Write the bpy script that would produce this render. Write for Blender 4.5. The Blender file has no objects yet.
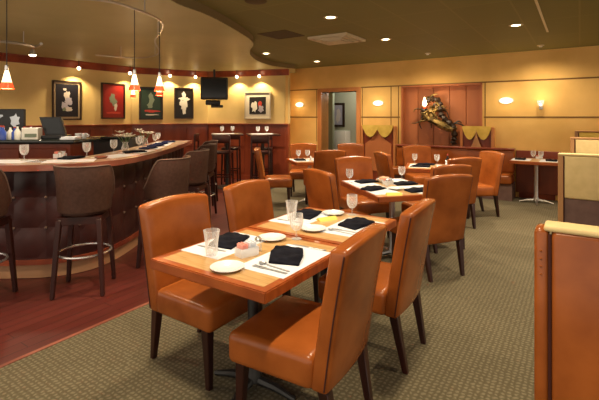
import bpy, bmesh, math, random
from mathutils import Vector, Matrix
random.seed(7)
R = math.radians
C = bpy.context.scene.collection
S = bpy.context.scene

# ------------------------------------------------------------------ camera
cd = bpy.data.cameras.new('camera'); cam = bpy.data.objects.new('camera', cd); C.objects.link(cam)
cam.location = (0, 0, 1.5); cam.rotation_euler = (R(90), 0, 0)
cd.sensor_width = 36; cd.lens = 420 / 599 * 36; cd.shift_y = -83 / 599; cd.clip_start = .05
S.camera = cam
# ------------------------------------------------------------------ world, exposure
w = bpy.data.worlds.new('world'); S.world = w; w.use_nodes = True
bgn = w.node_tree.nodes['Background']; bgn.inputs[0].default_value = (1.0, .86, .70, 1); bgn.inputs[1].default_value = .85
S.view_settings.view_transform = 'Standard'; S.view_settings.look = 'None'
S.view_settings.exposure = 0.5; S.view_settings.gamma = 1; S.view_settings.use_curve_mapping = False

WARM = (1, .80, .54)
def lamp(kind, loc, energy, col=WARM, rad=.05, name='lamp', angle=110, blend=.6, aim=None):
    l = bpy.data.lights.new(name, kind); l.energy = energy; l.color = col; l.shadow_soft_size = rad
    o = bpy.data.objects.new(name, l); o.location = loc; C.objects.link(o)
    if kind == 'SPOT':
        l.spot_size = R(angle); l.spot_blend = blend
        if aim: o.rotation_euler = (Vector(aim) - Vector(loc)).to_track_quat('-Z', 'Y').to_euler()
    return o

# room frame: a runs away along the row of tables, b runs to the right along the back wall
RZ = -math.atan2(.555, .832)
def rm(a, b, z=0): return Vector((.555 * a + .832 * b, .832 * a - .555 * b, z))
CEIL, SOFF = 2.72, 2.62
DOWN = [(a, b) for b in (-2.52, -.70) for a in (.9, 2.68, 4.46, 6.2)] + [(7.82, -4.76), (6.31, -4.97), (2.68, 1.1), (6.2, 1.1)]
for a, b in DOWN:
    p = rm(a, b, CEIL - .05)
    lamp('SPOT', p, 165 if a == 6.2 else 120 if a > 6 else 98, WARM, .05, 'downlight_beam', 120, .9)
CROWN = [(-4.36, 8.3), (-3.72, 9.22), (-3.02, 9.8), (-2.5, 10.1), (-1.5, 10.05), (-.95, 9.9)]
for x, y in CROWN:
    lamp('SPOT', (x, y, 2.42), 34, (1, .74, .4), .03, 'picture_light_beam', 125, .5)
for a, b in ((8.02, -2.41), (8.19, -.55), (8.1, 1.3), (7.9, -3.9)):  # invented spots, added to brighten the dining wall; no lit fitting there
    lamp('SPOT', rm(a, b, CEIL - .06), 48, WARM, .05, 'added_wall_wash', 160, 1)
for x, y in ((-3.3, 4.9), (-2.3, 6.9), (-1.2, 2.6), (-3.0, 2.6), (-1.2, 8.2), (-4.2, 6.6)):
    lamp('SPOT', (x, y, SOFF - .04), 75, WARM, .06, 'bar_downlight_beam', 130, .9)

# ------------------------------------------------------------------ materials
def mat(name, col, rough=.5, metal=0, spec=.5, trans=0, emit=None, es=1, coat=0, ior=1.45, sheen=0, alpha=1):
    m = bpy.data.materials.new(name); m.use_nodes = True
    p = m.node_tree.nodes['Principled BSDF']
    p.inputs['Base Color'].default_value = (*col, 1); p.inputs['Roughness'].default_value = rough
    p.inputs['Metallic'].default_value = metal; p.inputs['Specular IOR Level'].default_value = spec
    p.inputs['Transmission Weight'].default_value = trans; p.inputs['IOR'].default_value = ior
    p.inputs['Coat Weight'].default_value = coat; p.inputs['Sheen Weight'].default_value = sheen
    if emit: p.inputs['Emission Color'].default_value = (*emit, 1); p.inputs['Emission Strength'].default_value = es
    return m
def N(m, t, **k):
    n = m.node_tree.nodes.new(t)
    for a, v in k.items(): setattr(n, a, v)
    return n
def L(m, a, b): m.node_tree.links.new(a, b)
def coords(m, scale=(1, 1, 1), rot=(0, 0, 0)):
    t = N(m, 'ShaderNodeTexCoord'); mp = N(m, 'ShaderNodeMapping'); L(m, t.outputs['Object'], mp.inputs[0])
    mp.inputs['Scale'].default_value = scale; mp.inputs['Rotation'].default_value = rot; return mp.outputs[0]
def noisy(m, c1, c2, scale=8, st=(1, 1, 1), bump=0, detail=4, lo=.35, hi=.65, rot=(0, 0, 0)):
    p = m.node_tree.nodes['Principled BSDF']
    n = N(m, 'ShaderNodeTexNoise'); n.inputs['Scale'].default_value = scale; n.inputs['Detail'].default_value = detail
    L(m, coords(m, st, rot), n.inputs['Vector'])
    r = N(m, 'ShaderNodeValToRGB'); r.color_ramp.elements[0].position = lo; r.color_ramp.elements[1].position = hi
    r.color_ramp.elements[0].color = (*c1, 1); r.color_ramp.elements[1].color = (*c2, 1)
    L(m, n.outputs['Fac'], r.inputs[0]); L(m, r.outputs[0], p.inputs['Base Color'])
    if bump:
        b = N(m, 'ShaderNodeBump'); b.inputs['Strength'].default_value = bump; b.inputs['Distance'].default_value = .01
        L(m, n.outputs['Fac'], b.inputs['Height']); L(m, b.outputs[0], p.inputs['Normal'])
    return m
M = {}
M['leather'] = noisy(mat('orange_leather', (.4, .13, .03), .27, spec=.5), (.25, .062, .010), (.39, .108, .020), 4, bump=.2)
M['leather_seam'] = mat('leather_seam', (.06, .012, .006), .6)
M['legwood'] = noisy(mat('dark_leg_wood', (.03, .008, .006), .35), (.020, .005, .004), (.042, .009, .006), 6, (1, 1, .15))
M['tablewood'] = noisy(mat('honey_table_wood', (.5, .25, .08), .3, coat=.2), (.46, .27, .10), (.60, .38, .17), 7, (1, 9, 1))
M['tablerim'] = noisy(mat('red_table_rim', (.4, .1, .03), .28, coat=.3), (.28, .06, .013), (.40, .10, .022), 6, (1, 6, 1))
M['metal'] = mat('brushed_metal', (.55, .54, .52), .35, .9)
M['chrome'] = mat('chrome', (.78, .77, .76), .22, .85)
M['steel'] = mat('cutlery_steel', (.42, .44, .48), .3, .6)
M['darkmetal'] = mat('dark_metal', (.05, .05, .05), .4, .6)
M['paper'] = mat('white_paper', (.70, .74, .82), .7)
M['china'] = mat('white_china', (.76, .79, .84), .15, coat=.3)
M['napkin'] = noisy(mat('black_napkin', (.006, .007, .012), .9, spec=.1), (.004, .0045, .009), (.010, .011, .019), 30, bump=.3)
M['blue_napkin'] = mat('navy_napkin', (.010, .015, .06), .9, spec=.1)
def clear():
    m = mat('clear_glass', (.93, .94, .95), .08, spec=1); nt = m.node_tree; p = nt.nodes['Principled BSDF']; out = nt.nodes['Material Output']
    tr = N(m, 'ShaderNodeBsdfTransparent'); lw = N(m, 'ShaderNodeLayerWeight'); lw.inputs[0].default_value = .35
    mr = N(m, 'ShaderNodeMapRange'); mr.inputs[3].default_value = .14; mr.inputs[4].default_value = .8
    mx = N(m, 'ShaderNodeMixShader'); L(m, lw.outputs['Facing'], mr.inputs[0]); L(m, mr.outputs[0], mx.inputs[0])
    L(m, tr.outputs[0], mx.inputs[1]); L(m, p.outputs[0], mx.inputs[2]); L(m, mx.outputs[0], out.inputs[0]); return m
M['glass'] = clear()
M['pink'] = mat('pink_packet', (.85, .36, .30), .6)
M['packet'] = mat('blue_white_packet', (.70, .74, .82), .6)
M['yellowcard'] = mat('yellow_card', (.75, .58, .12), .6)
M['gold_wall'] = noisy(mat('gold_plaster', (.65, .38, .11), .8), (.72, .44, .13), (.82, .52, .17), 2.2, detail=6)
M['cream_wall'] = noisy(mat('cream_plaster', (.68, .47, .17), .8), (.68, .50, .20), (.77, .58, .25), 2, detail=5)
M['reveal'] = mat('dark_reveal', (.20, .10, .025), .7)
M['ceil_tile'] = mat('olive_ceiling', (.20, .155, .06), .8)
M['soffit'] = noisy(mat('satin_bar_ceiling', (.36, .28, .14), .48, spec=.4), (.41, .37, .18), (.48, .43, .22), 1.2)
M['fascia'] = mat('soffit_fascia', (.20, .145, .06), .7)
M['cherry'] = noisy(mat('cherry_wood', (.25, .05, .02), .35, coat=.15), (.17, .03, .014), (.29, .062, .024), 4, (1, 1, .12))
M['doorwood'] = noisy(mat('door_wood', (.5, .19, .06), .4), (.46, .17, .05), (.58, .24, .08), 4, (1, 1, .12))
M['alcove'] = noisy(mat('alcove_red_wood', (.42, .12, .035), .33), (.44, .15, .055), (.56, .20, .075), 3, (1, 1, .1))
M['stoolfab'] = noisy(mat('taupe_upholstery', (.08, .045, .035), .6, spec=.25), (.056, .026, .018), (.072, .035, .025), 40)
M['stooltrim'] = mat('stool_trim', (.17, .11, .085), .5)
M['barpanel'] = noisy(mat('oxblood_upholstery', (.06, .016, .014), .38), (.030, .008, .008), (.052, .015, .013), 3)
M['barkick'] = noisy(mat('kick_wood', (.28, .13, .06), .45), (.42, .22, .11), (.50, .28, .15), 4, (.2, .2, 3))
M['baredge'] = noisy(mat('rosewood_edge', (.26, .09, .06), .28, coat=.3), (.22, .07, .045), (.32, .12, .08), 5)
M['bartop'] = noisy(mat('tan_stone_top', (.5, .33, .22), .2), (.46, .31, .22), (.64, .48, .36), 14, detail=8)
M['blacktop'] = mat('black_stone', (.012, .016, .015), .12, coat=.4)
M['black'] = mat('black_plastic', (.012, .012, .014), .35)
M['screen'] = mat('dark_screen', (.01, .012, .015), .12)
M['beige'] = noisy(mat('beige_upholstery', (.62, .45, .19), .6), (.70, .54, .25), (.78, .61, .30), 10)
M['plum'] = noisy(mat('plum_upholstery', (.16, .09, .08), .6), (.14, .08, .07), (.18, .105, .09), 10)
M['boothwood'] = noisy(mat('booth_wood', (.46, .24, .10), .4), (.42, .21, .085), (.52, .28, .12), 4, (1, 1, .15))
M['valance'] = noisy(mat('gold_valance', (.55, .42, .08), .6), (.62, .42, .07), (.74, .52, .11), 9)
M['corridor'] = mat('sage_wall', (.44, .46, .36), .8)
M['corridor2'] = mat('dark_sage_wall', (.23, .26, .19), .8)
M['white'] = mat('white_paint', (.8, .8, .76), .6)
M['glow'] = mat('lamp_glow', (1, .9, .7), .4, emit=(1, .80, .5), es=9)
M['sconceglow'] = mat('sconce_glow', (1, .9, .7), .4, emit=(1, .84, .58), es=1.3)
M['redglass'] = mat('red_shade_glass', (.8, .07, .03), .2, emit=(1, .08, .02), es=1.1)
M['whiteglass'] = mat('white_shade_glass', (1, .9, .7), .3, emit=(1, .70, .38), es=3)
M['bronze'] = noisy(mat('bronze_vine', (.2, .13, .04), .38, .5), (.03, .018, .01), (.36, .25, .08), 9, lo=.4, hi=.6)
M['darkvine'] = mat('dark_vine', (.03, .016, .008), .5)
M['diffuser'] = mat('vent_frame', (.62, .55, .38), .5)
M['tiledark'] = mat('brown_grille', (.085, .055, .02), .7)
M['petal'] = mat('lily_white', (.78, .76, .66), .6)
M['leaf'] = mat('leaf_green', (.08, .15, .04), .5)
M['bluebottle'] = mat('blue_glass', (.05, .10, .45), .1, coat=.5)
M['palebottle'] = mat('pale_glass', (.55, .62, .75), .1, coat=.5)
M['redlabel'] = mat('red_label', (.45, .06, .04), .5)

# carpet: olive weave
def carpet():
    m = mat('olive_carpet', (.2, .17, .1), .95, sheen=.1, spec=.15); p = m.node_tree.nodes['Principled BSDF']
    co = coords(m)
    w1 = N(m, 'ShaderNodeTexWave'); w1.inputs['Scale'].default_value = 10.5; w1.inputs['Distortion'].default_value = 3; w1.inputs['Detail'].default_value = 1; w1.inputs['Detail Scale'].default_value = 3
    w2 = N(m, 'ShaderNodeTexWave', bands_direction='Y'); w2.inputs['Scale'].default_value = 10.5; w2.inputs['Distortion'].default_value = 3; w2.inputs['Detail Scale'].default_value = 3
    no = N(m, 'ShaderNodeTexNoise'); no.inputs['Scale'].default_value = 70
    for x in (w1, w2, no): L(m, co, x.inputs['Vector'])
    mu = N(m, 'ShaderNodeMath', operation='MULTIPLY'); L(m, w1.outputs['Fac'], mu.inputs[0]); L(m, w2.outputs['Fac'], mu.inputs[1])
    ad = N(m, 'ShaderNodeMath', operation='MULTIPLY_ADD'); L(m, no.outputs['Fac'], ad.inputs[0]); ad.inputs[1].default_value = .45; L(m, mu.outputs[0], ad.inputs[2])
    r = N(m, 'ShaderNodeValToRGB'); r.color_ramp.elements[0].position = .15; r.color_ramp.elements[1].position = .95
    r.color_ramp.elements[0].color = (.085, .070, .038, 1); r.color_ramp.elements[1].color = (.175, .150, .095, 1)
    L(m, ad.outputs[0], r.inputs[0]); L(m, r.outputs[0], p.inputs['Base Color'])
    b = N(m, 'ShaderNodeBump'); b.inputs['Strength'].default_value = .4; b.inputs['Distance'].default_value = .005
    L(m, ad.outputs[0], b.inputs['Height']); L(m, b.outputs[0], p.inputs['Normal'])
    return m
M['carpet'] = carpet()
def planks():
    m = mat('red_wood_floor', (.12, .02, .015), .36, spec=.5); p = m.node_tree.nodes['Principled BSDF']
    br = N(m, 'ShaderNodeTexBrick'); L(m, coords(m, (1, 1, 1), (0, 0, R(90))), br.inputs['Vector'])
    br.inputs['Scale'].default_value = 1; br.inputs['Brick Width'].default_value = 1.3; br.inputs['Row Height'].default_value = .1
    br.inputs['Mortar Size'].default_value = .003; br.inputs['Color1'].default_value = (.165, .036, .028, 1); br.inputs['Color2'].default_value = (.125, .026, .020, 1)
    br.inputs['Mortar'].default_value = (.035, .008, .006, 1)
    no = N(m, 'ShaderNodeTexNoise'); no.inputs['Scale'].default_value = 6; L(m, coords(m, (12, 1, 1)), no.inputs['Vector'])
    mx = N(m, 'ShaderNodeMix', data_type='RGBA', blend_type='MULTIPLY'); mx.inputs[0].default_value = .5
    L(m, br.outputs['Color'], mx.inputs[6]); L(m, no.outputs['Color'], mx.inputs[7]); L(m, mx.outputs[2], p.inputs['Base Color'])
    return m
M['planks'] = planks()
def tiles():
    m = mat('ceiling_panels', (.2, .155, .06), .75); p = m.node_tree.nodes['Principled BSDF']
    br = N(m, 'ShaderNodeTexBrick'); br.offset = 0; L(m, coords(m), br.inputs['Vector'])
    br.inputs['Scale'].default_value = 1; br.inputs['Brick Width'].default_value = .61; br.inputs['Row Height'].default_value = 1.22
    br.inputs['Mortar Size'].default_value = .012; br.inputs['Mortar Smooth'].default_value = .4
    br.inputs['Color1'].default_value = (.195, .178, .055, 1); br.inputs['Color2'].default_value = (.182, .165, .050, 1); br.inputs['Mortar'].default_value = (.225, .20, .066, 1)
    L(m, br.outputs['Color'], p.inputs['Base Color'])
    return m
M['tiles'] = tiles()

# ------------------------------------------------------------------ mesh helpers
def bx(bm, x0, x1, y0, y1, z0, z1):
    v = [bm.verts.new(p) for p in ((x0,y0,z0),(x1,y0,z0),(x1,y1,z0),(x0,y1,z0),(x0,y0,z1),(x1,y0,z1),(x1,y1,z1),(x0,y1,z1))]
    for f in ((3,2,1,0),(4,5,6,7),(0,1,5,4),(1,2,6,5),(2,3,7,6),(3,0,4,7)): bm.faces.new([v[i] for i in f])
    return v
def B(*args):
    bm = bmesh.new()
    for a in args: bx(bm, *a)
    return bm
def rbox(x0, x1, y0, y1, z0, z1, r=.02, seg=3, nx=0, ny=0, nz=0, fn=None, into=None):
    bm = bmesh.new(); bx(bm, x0, x1, y0, y1, z0, z1)
    bmesh.ops.bevel(bm, geom=bm.edges[:], offset=r, segments=seg, profile=.5, affect='EDGES')
    for ax, n, lo, hi in ((0, nx, x0, x1), (1, ny, y0, y1), (2, nz, z0, z1)):
        for i in range(1, n + 1):
            co = Vector((0, 0, 0)); co[ax] = lo + r + (hi - lo - 2 * r) * i / (n + 1); no = Vector((0, 0, 0)); no[ax] = 1
            bmesh.ops.bisect_plane(bm, geom=bm.verts[:] + bm.edges[:] + bm.faces[:], plane_co=co, plane_no=no)
    if fn:
        for v in bm.verts: v.co = Vector(fn(*v.co))
    if into:
        me = bpy.data.meshes.new('t'); bm.to_mesh(me); into.from_mesh(me); bpy.data.meshes.remove(me); bm.free(); return into
    return bm
def lathe(bm, prof, n=20, cx=0, cy=0):
    rings = []
    for r, z in prof:
        if r < 1e-5: rings.append([bm.verts.new((cx, cy, z))])
        else: rings.append([bm.verts.new((cx + r * math.cos(2*math.pi*i/n), cy + r * math.sin(2*math.pi*i/n), z)) for i in range(n)])
    for a, b in zip(rings, rings[1:]):
        for i in range(n):
            j = (i + 1) % n
            if len(a) == 1 and len(b) == 1: continue
            if len(a) == 1: bm.faces.new((a[0], b[i], b[j]))
            elif len(b) == 1: bm.faces.new((a[i], a[j], b[0]))
            else: bm.faces.new((a[i], a[j], b[j], b[i]))
    return bm
def LT(prof, n=20): return lathe(bmesh.new(), prof, n)
def tube(bm, pts, r, n=8, cap=True):
    pts = [Vector(p) for p in pts]; rs = r if isinstance(r, (list, tuple)) else [r] * len(pts); rings = []
    up = Vector((0, 0, 1))
    for i, p in enumerate(pts):
        d = (pts[min(i+1, len(pts)-1)] - pts[max(i-1, 0)]).normalized()
        u = up if abs(d.dot(up)) < .95 else Vector((1, 0, 0))
        s = d.cross(u).normalized(); t = s.cross(d)
        rings.append([bm.verts.new(p + rs[i] * (math.cos(2*math.pi*k/n) * s + math.sin(2*math.pi*k/n) * t)) for k in range(n)])
    for a, b in zip(rings, rings[1:]):
        for k in range(n): bm.faces.new((a[k], a[(k+1) % n], b[(k+1) % n], b[k]))
    if cap: bm.faces.new(rings[0][::-1]); bm.faces.new(rings[-1])
    return bm
def leg_bm(x0, y0, z0, x1, y1, z1, w0, w1):
    bm = bmesh.new(); v = []
    for x, y, z, w in ((x0, y0, z0, w0), (x1, y1, z1, w1)):
        v += [bm.verts.new((x + sx * w, y + sy * w, z)) for sx, sy in ((-1,-1),(1,-1),(1,1),(-1,1))]
    for f in ((3,2,1,0),(4,5,6,7),(0,1,5,4),(1,2,6,5),(2,3,7,6),(3,0,4,7)): bm.faces.new([v[i] for i in f])
    bmesh.ops.bevel(bm, geom=bm.edges[:], offset=.004, segments=1, affect='EDGES')
    return bm
def prism(bm, poly, z0, z1):
    a = [bm.verts.new((x, y, z0)) for x, y in poly]; b = [bm.verts.new((x, y, z1)) for x, y in poly]
    bm.faces.new(a[::-1]); bm.faces.new(b); n = len(poly)
    for i in range(n): bm.faces.new((a[i], a[(i+1) % n], b[(i+1) % n], b[i]))
    return bm
def prismy(bm, poly, y0, y1):   # poly in x,z
    a = [bm.verts.new((x, y0, z)) for x, z in poly]; b = [bm.verts.new((x, y1, z)) for x, z in poly]
    bm.faces.new(a); bm.faces.new(b[::-1]); n = len(poly)
    for i in range(n): bm.faces.new((b[i], b[(i+1) % n], a[(i+1) % n], a[i]))
    return bm
def smooth_path(pts, k=6, closed=False):
    P_ = [Vector(p) for p in pts]; n = len(P_); out = []
    rng = range(n if closed else n - 1)
    for i in rng:
        g = (lambda j: P_[j % n]) if closed else (lambda j: P_[max(0, min(n-1, j))])
        p0, p1, p2, p3 = g(i-1), g(i), g(i+1), g(i+2)
        for s in range(k):
            t = s / k
            out.append(.5 * ((2*p1) + (p2-p0)*t + (2*p0-5*p1+4*p2-p3)*t*t + (3*p1-p0-3*p2+p3)*t**3))
    if not closed: out.append(P_[-1])
    return out
def obj(name, bm, m, parent=None, loc=(0, 0, 0), rz=0, flat=False, angle=35):
    bmesh.ops.recalc_face_normals(bm, faces=bm.faces[:])
    me = bpy.data.meshes.new(name); bm.to_mesh(me); bm.free()
    me.materials.append(M[m])
    if not flat:
        for p in me.polygons: p.use_smooth = True
        me.set_sharp_from_angle(angle=R(angle))
    o = bpy.data.objects.new(name, me); C.objects.link(o); o.location = loc; o.rotation_euler = (0, 0, rz); o.parent = parent
    return o
def tag(o, label, cat, group=None):
    o['label'] = label; o['category'] = cat
    if group: o['group'] = group
    return o
def thing(name, label, cat, loc=(0, 0, 0), rz=0, group=None):
    o = bpy.data.objects.new(name, None); C.objects.link(o); o.location = loc; o.rotation_euler = (0, 0, rz); o.empty_display_size = .1
    return tag(o, label, cat, group)
def struct(name, bm, m, loc=(0, 0, 0), rz=0, parent=None):
    o = obj(name, bm, m, parent, loc, rz); 
    if not parent: o['kind'] = 'structure'
    return o
def dup(root, loc, rz, label=None, group=None):
    r = root.copy(); C.objects.link(r); r.location = loc; r.rotation_euler = (0, 0, rz)
    if label: r['label'] = label
    if group: r['group'] = group
    for ch in list(root.children):
        c = ch.copy(); C.objects.link(c); c.parent = r
        for g in list(ch.children):
            d = g.copy(); C.objects.link(d); d.parent = c
    return r
protos = {}
def put(kind, loc, rz, label, group=None):
    """first call moves the built one, later calls copy it"""
    root, used = protos[kind]
    if not used:
        protos[kind] = (root, True); root.location = loc; root.rotation_euler = (0, 0, rz); root['label'] = label
        if group: root['group'] = group
        return root
    r = dup(root, loc, rz, label, group)
    if not group and 'group' in r.keys(): del r['group']
    return r
def face(deg): return R(deg - 90)
V_, NV, U_, NU = -33.7, 146.3, 56.3, 236.3

# ------------------------------------------------------------------ setting
P0, P1, P2, P3 = (-5.24, 7.35), (-3.79, 9.48), (-2.27, 10.42), (-.27, 9.87)
PL = (-7.6, 3.9)
# floors
struct('floor', B((-9, 9, -2.5, 15, -.10, -.004)), 'planks', rz=RZ)
bm = bmesh.new()
prism(bm, [(-2.88, -2), (6, -2), (6, 8.8), (-6.1, 8.8), (-4.75, 5.2), (-4.4, 4.9), (-2.88, 4.2)], -.003, .004)
struct('floor', bm, 'carpet', rz=RZ)
# edging strip between wood and carpet
bm = bmesh.new(); prism(bm, [(-2.9, -2), (-2.87, -2), (-2.87, 4.2), (-2.9, 4.2)], -.004, .008)
struct('trim_1', bm, 'baredge', rz=RZ)
# dining ceiling
struct('ceiling', B((-6.6, 6.5, -1.0, 9.0, CEIL, CEIL + .1)), 'tiles', rz=RZ)
# bar ceiling with curved edge
edge = [(-.9, 2.2), (-1.18, 3.2), (-1.24, 4.02), (-1.03, 4.57), (-.9, 5.06), (-.79, 5.6), (-.71, 6.11), (-.72, 6.55), (-.84, 7.1), (-.89, 7.71), (-.83, 8.45), (-.62, 9.15), (-.26, 9.62)]
ed = [(p.x, p.y) for p in smooth_path([(x, y, 0) for x, y in edge], 6)]
poly = [(-8.5, .6), (-2.8, .6), (-1.5, 1.2)] + ed + [(-.1, 9.75), (-.1, 10.75), (-8.5, 10.75)]
bm = bmesh.new(); prism(bm, poly, SOFF, SOFF + .008); struct('ceiling', bm, 'soffit')
bm = bmesh.new()
a_ = [bm.verts.new((x, y, SOFF + .001)) for x, y in poly[2:-2]]; b_ = [bm.verts.new((x, y, CEIL - .001)) for x, y in poly[2:-2]]
c_ = [bm.verts.new((x - .03, y, SOFF + .001)) for x, y in poly[2:-2]]; d_ = [bm.verts.new((x - .03, y, CEIL - .001)) for x, y in poly[2:-2]]
for i in range(len(a_) - 1):
    for p, q in ((a_, b_), (b_, d_), (d_, c_), (c_, a_)): bm.faces.new((p[i], p[i+1], q[i+1], q[i]))
struct('trim_2', bm, 'fascia')

def seg_boxes(A, Bp, items, out=0):
    """boxes along a wall segment; local x along, local y negative into room"""
    d = Vector((Bp[0] - A[0], Bp[1] - A[1])); return d.length, math.atan2(d.y, d.x)
for i, (A, Bp, nm) in enumerate(((PL, P0, 'wall_left'), (P0, P1, 'wall_left'), (P1, P2, 'wall_left'), (P2, P3, 'wall_left'))):
    ln, an = seg_boxes(A, Bp, None)
    struct(nm, B((-.02, ln + .02, .0, .12, 1.345, SOFF)), 'cream_wall', (A[0], A[1], 0), an)
    # wainscot with raised panels
    bm = B((-.02, ln + .02, -.02, .12, 0, 1.32))
    n = max(1, round(ln / .55))
    for k in range(n):
        x0, x1 = ln * k / n + .06, ln * (k + 1) / n - .06
        for z0, z1 in ((.16, .72), (.80, 1.24)):
            bx(bm, x0, x1, -.035, -.02, z0, z1)
    bx(bm, 0, ln, -.04, -.02, 0, .1)
    struct('trim_3', bm, 'cherry', (A[0], A[1], 0), an)
    struct('trim_4', rbox(-.02, ln + .02, -.06, .02, 1.31, 1.345, .008), 'cherry', (A[0], A[1], 0), an)
    bm = bmesh.new(); prof = [(-.10, SOFF), (-.10, SOFF - .025), (-.06, SOFF - .06), (-.05, SOFF - .10), (-.02, SOFF - .14), (.0, SOFF - .14), (0, SOFF)]
    va = [bm.verts.new((-.03, y, z)) for y, z in prof]; vb = [bm.verts.new((ln + .03, y, z)) for y, z in prof]
    bm.faces.new(va[::-1]); bm.faces.new(vb)
    for k in range(len(prof)): bm.faces.new((va[k], va[(k+1) % len(prof)], vb[(k+1) % len(prof)], vb[k]))
    struct('trim_5', bm, 'cherry', (A[0], A[1], 0), an)
# end of the bar room wall, return towards the dining wall
struct('wall_left', B((-.33, -.27, 9.87, 10.75, 0, CEIL)), 'gold_wall')

# dining back wall in the room frame: local x = b, local y = a
W = 8.8
DX0, DX1, DZ = -5.22, -4.28, 2.10          # door opening
AX0, AX1, AZ0, AZ1 = -3.22, -1.58, .45, 2.17   # alcove
struct('wall_back', B((-6.3, DX0, W, W+.3, 0, CEIL), (DX0, DX1, W, W+.3, DZ, CEIL), (DX1, AX0, W, W+.3, 0, CEIL), (AX0, AX1, W, W+.3, AZ1, CEIL), (AX0, AX1, W, W+.3, 0, AZ0), (AX1, 6, W, W+.3, 0, CEIL)), 'gold_wall', rz=RZ)
# alcove lining with vertical board joints
bm = B((AX0, AX1, W+.16, W+.2, AZ0, AZ1))
nb = 5
for k in range(nb):
    x0 = AX0 + (AX1 - AX0) * k / nb; x1 = AX0 + (AX1 - AX0) * (k + 1) / nb
    rbox(x0 + .004, x1 - .004, W+.13, W+.165, AZ0, AZ1, .006, 1, into=bm)
for x0, x1, z0, z1 in ((AX0, AX0+.03, AZ0, AZ1), (AX1-.03, AX1, AZ0, AZ1), (AX0, AX1, AZ1-.03, AZ1), (AX0, AX1, AZ0, AZ0+.03)):
    bx(bm, x0, x1, W-.01, W+.16, z0, z1)
struct('trim_6', bm, 'alcove', rz=RZ)
# reveal lines, horizontals and verticals
ln = []
for x0, x1 in ((-6.25, -5.33), (-4.17, AX0 - .03), (AX1 + .03, 5.9)):
    ln.append((x0, x1, W-.006, W+.002, 1.485, 1.51)); ln.append((x0, x1, W-.006, W+.002, 2.165, 2.19))
ln.append((-4.17, 5.9, W-.0062, W+.002, 2.1652, 2.1898))
for x in (-6.2, -5.36, -4.14, -3.85+.4, AX0-.06, AX1+.05): ln.append((x - .008, x + .008, W-.005, W+.002, 0.9, 2.165))
struct('trim_7', B(*ln), 'reveal', rz=RZ)
# door casing
struct('trim_8', B((DX0-.10, DX0, W-.03, W+.32, 0, DZ+.09), (DX1, DX1+.10, W-.03, W+.32, 0, DZ+.09), (DX0, DX1, W-.03, W+.32, DZ, DZ+.09)), 'doorwood', rz=RZ)
# corridor behind the door
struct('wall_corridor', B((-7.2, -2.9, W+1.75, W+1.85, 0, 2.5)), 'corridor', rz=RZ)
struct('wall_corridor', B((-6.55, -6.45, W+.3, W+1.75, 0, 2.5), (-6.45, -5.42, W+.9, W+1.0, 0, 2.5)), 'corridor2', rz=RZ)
struct('ceiling', B((-7.2, -2.9, W+.3, W+1.9, 2.4, 2.45)), 'corridor', rz=RZ)
lamp('POINT', rm(W + 1.0, -4.8, 2.2), 15, (1, .93, .78), .15, 'corridor_lamp')
# door leaf opened into the corridor
dr = bpy.data.objects.new('door_1', None); C.objects.link(dr); dr['kind'] = 'structure'
dr.location = rm(W + .3, DX1 - .02); dr.rotation_euler = (0, 0, RZ + R(82))
obj('door_panel', rbox(0, .86, -.04, 0, .01, 2.05, .004, 1), 'doorwood', dr)
bm = bmesh.new(); tube(bm, [(.8, -.04, 1), (.8, -.10, 1), (.70, -.10, 1)], .01); obj('door_handle', bm, 'metal', dr)
# baseboard of dining wall
struct('baseboard_back', B((-6.2, DX0-.1, W-.015, W, 0, .1), (DX1+.1, -3.5, W-.015, W, 0, .1), (-.94, -.36, W-.015, W, 0, .1)), 'cherry', rz=RZ)

# ------------------------------------------------------------------ ceiling fittings
def build_downlight():
    t = thing('recessed_downlight', 'x', 'ceiling light', group='recessed ceiling downlights')
    obj('trim_ring', LT([(.062, 0), (.085, -.004), (.088, -.010), (.060, -.012), (.058, 0)]), 'diffuser', t)
    obj('bulb', LT([(0, -.014), (.03, -.016), (.056, -.006), (.058, 0)]), 'glow', t)
    protos['down'] = (t, False)
build_downlight()
dl = {(4.46, -2.52): 'lit recessed downlight in front of the square air diffuser', (6.2, -2.52): 'lit recessed downlight between the diffuser and the red alcove',
      (6.2, -.70): 'lit recessed downlight nearest the right side of the dining ceiling', (7.82, -4.76): 'small lit downlight in the ceiling just before the doorway',
      (6.31, -4.97): 'lit downlight beside the curved edge of the bar ceiling'}
for a, b in DOWN:
    if (a, b) in dl: put('down', rm(a, b, CEIL), 0, dl[(a, b)])
for (a, b), lb in (((8.02, -2.41), 'small round ceiling sensor above the red alcove'), ((8.19, -.55), 'small round ceiling sensor above the glass wall lamp')):
    t = thing('ceiling_sensor', lb, 'ceiling light', rm(a, b, CEIL))  # unlit ceiling sensor; the spot lamp at its place is an addition
    obj('rim', LT([(.05, 0), (.055, -.012), (.035, -.018), (0, -.018)]), 'diffuser', t); obj('lens', LT([(.03, -.018), (.022, -.035), (0, -.04)]), 'white', t)
t = thing('air_diffuser', 'square pale air diffuser hanging just below the dining ceiling', 'vent', Vector((.58, 6.5, CEIL)), RZ)
s = .33
bm = bmesh.new()
for k, (h, z) in enumerate(((.33, -.035), (.25, -.045), (.17, -.055))):
    for x0, x1, y0, y1 in ((-h, h, -h, -h+.035), (-h, h, h-.035, h), (-h, -h+.035, -h+.035, h-.035), (h-.035, h, -h+.035, h-.035)): bx(bm, x0, x1, y0, y1, z, z + .03 if k else 0)
obj('frame', bm, 'diffuser', t); obj('centre_plate', B((-.11, .11, -.11, .11, -.06, -.05)), 'diffuser', t); obj('backing', B((-.3, .3, -.3, .3, -.012, 0)), 'tiledark', t)
t = thing('return_grille', 'dark brown square grille flush in the ceiling beside the diffuser', 'vent', (-.27, 6.22, CEIL), RZ)
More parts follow.
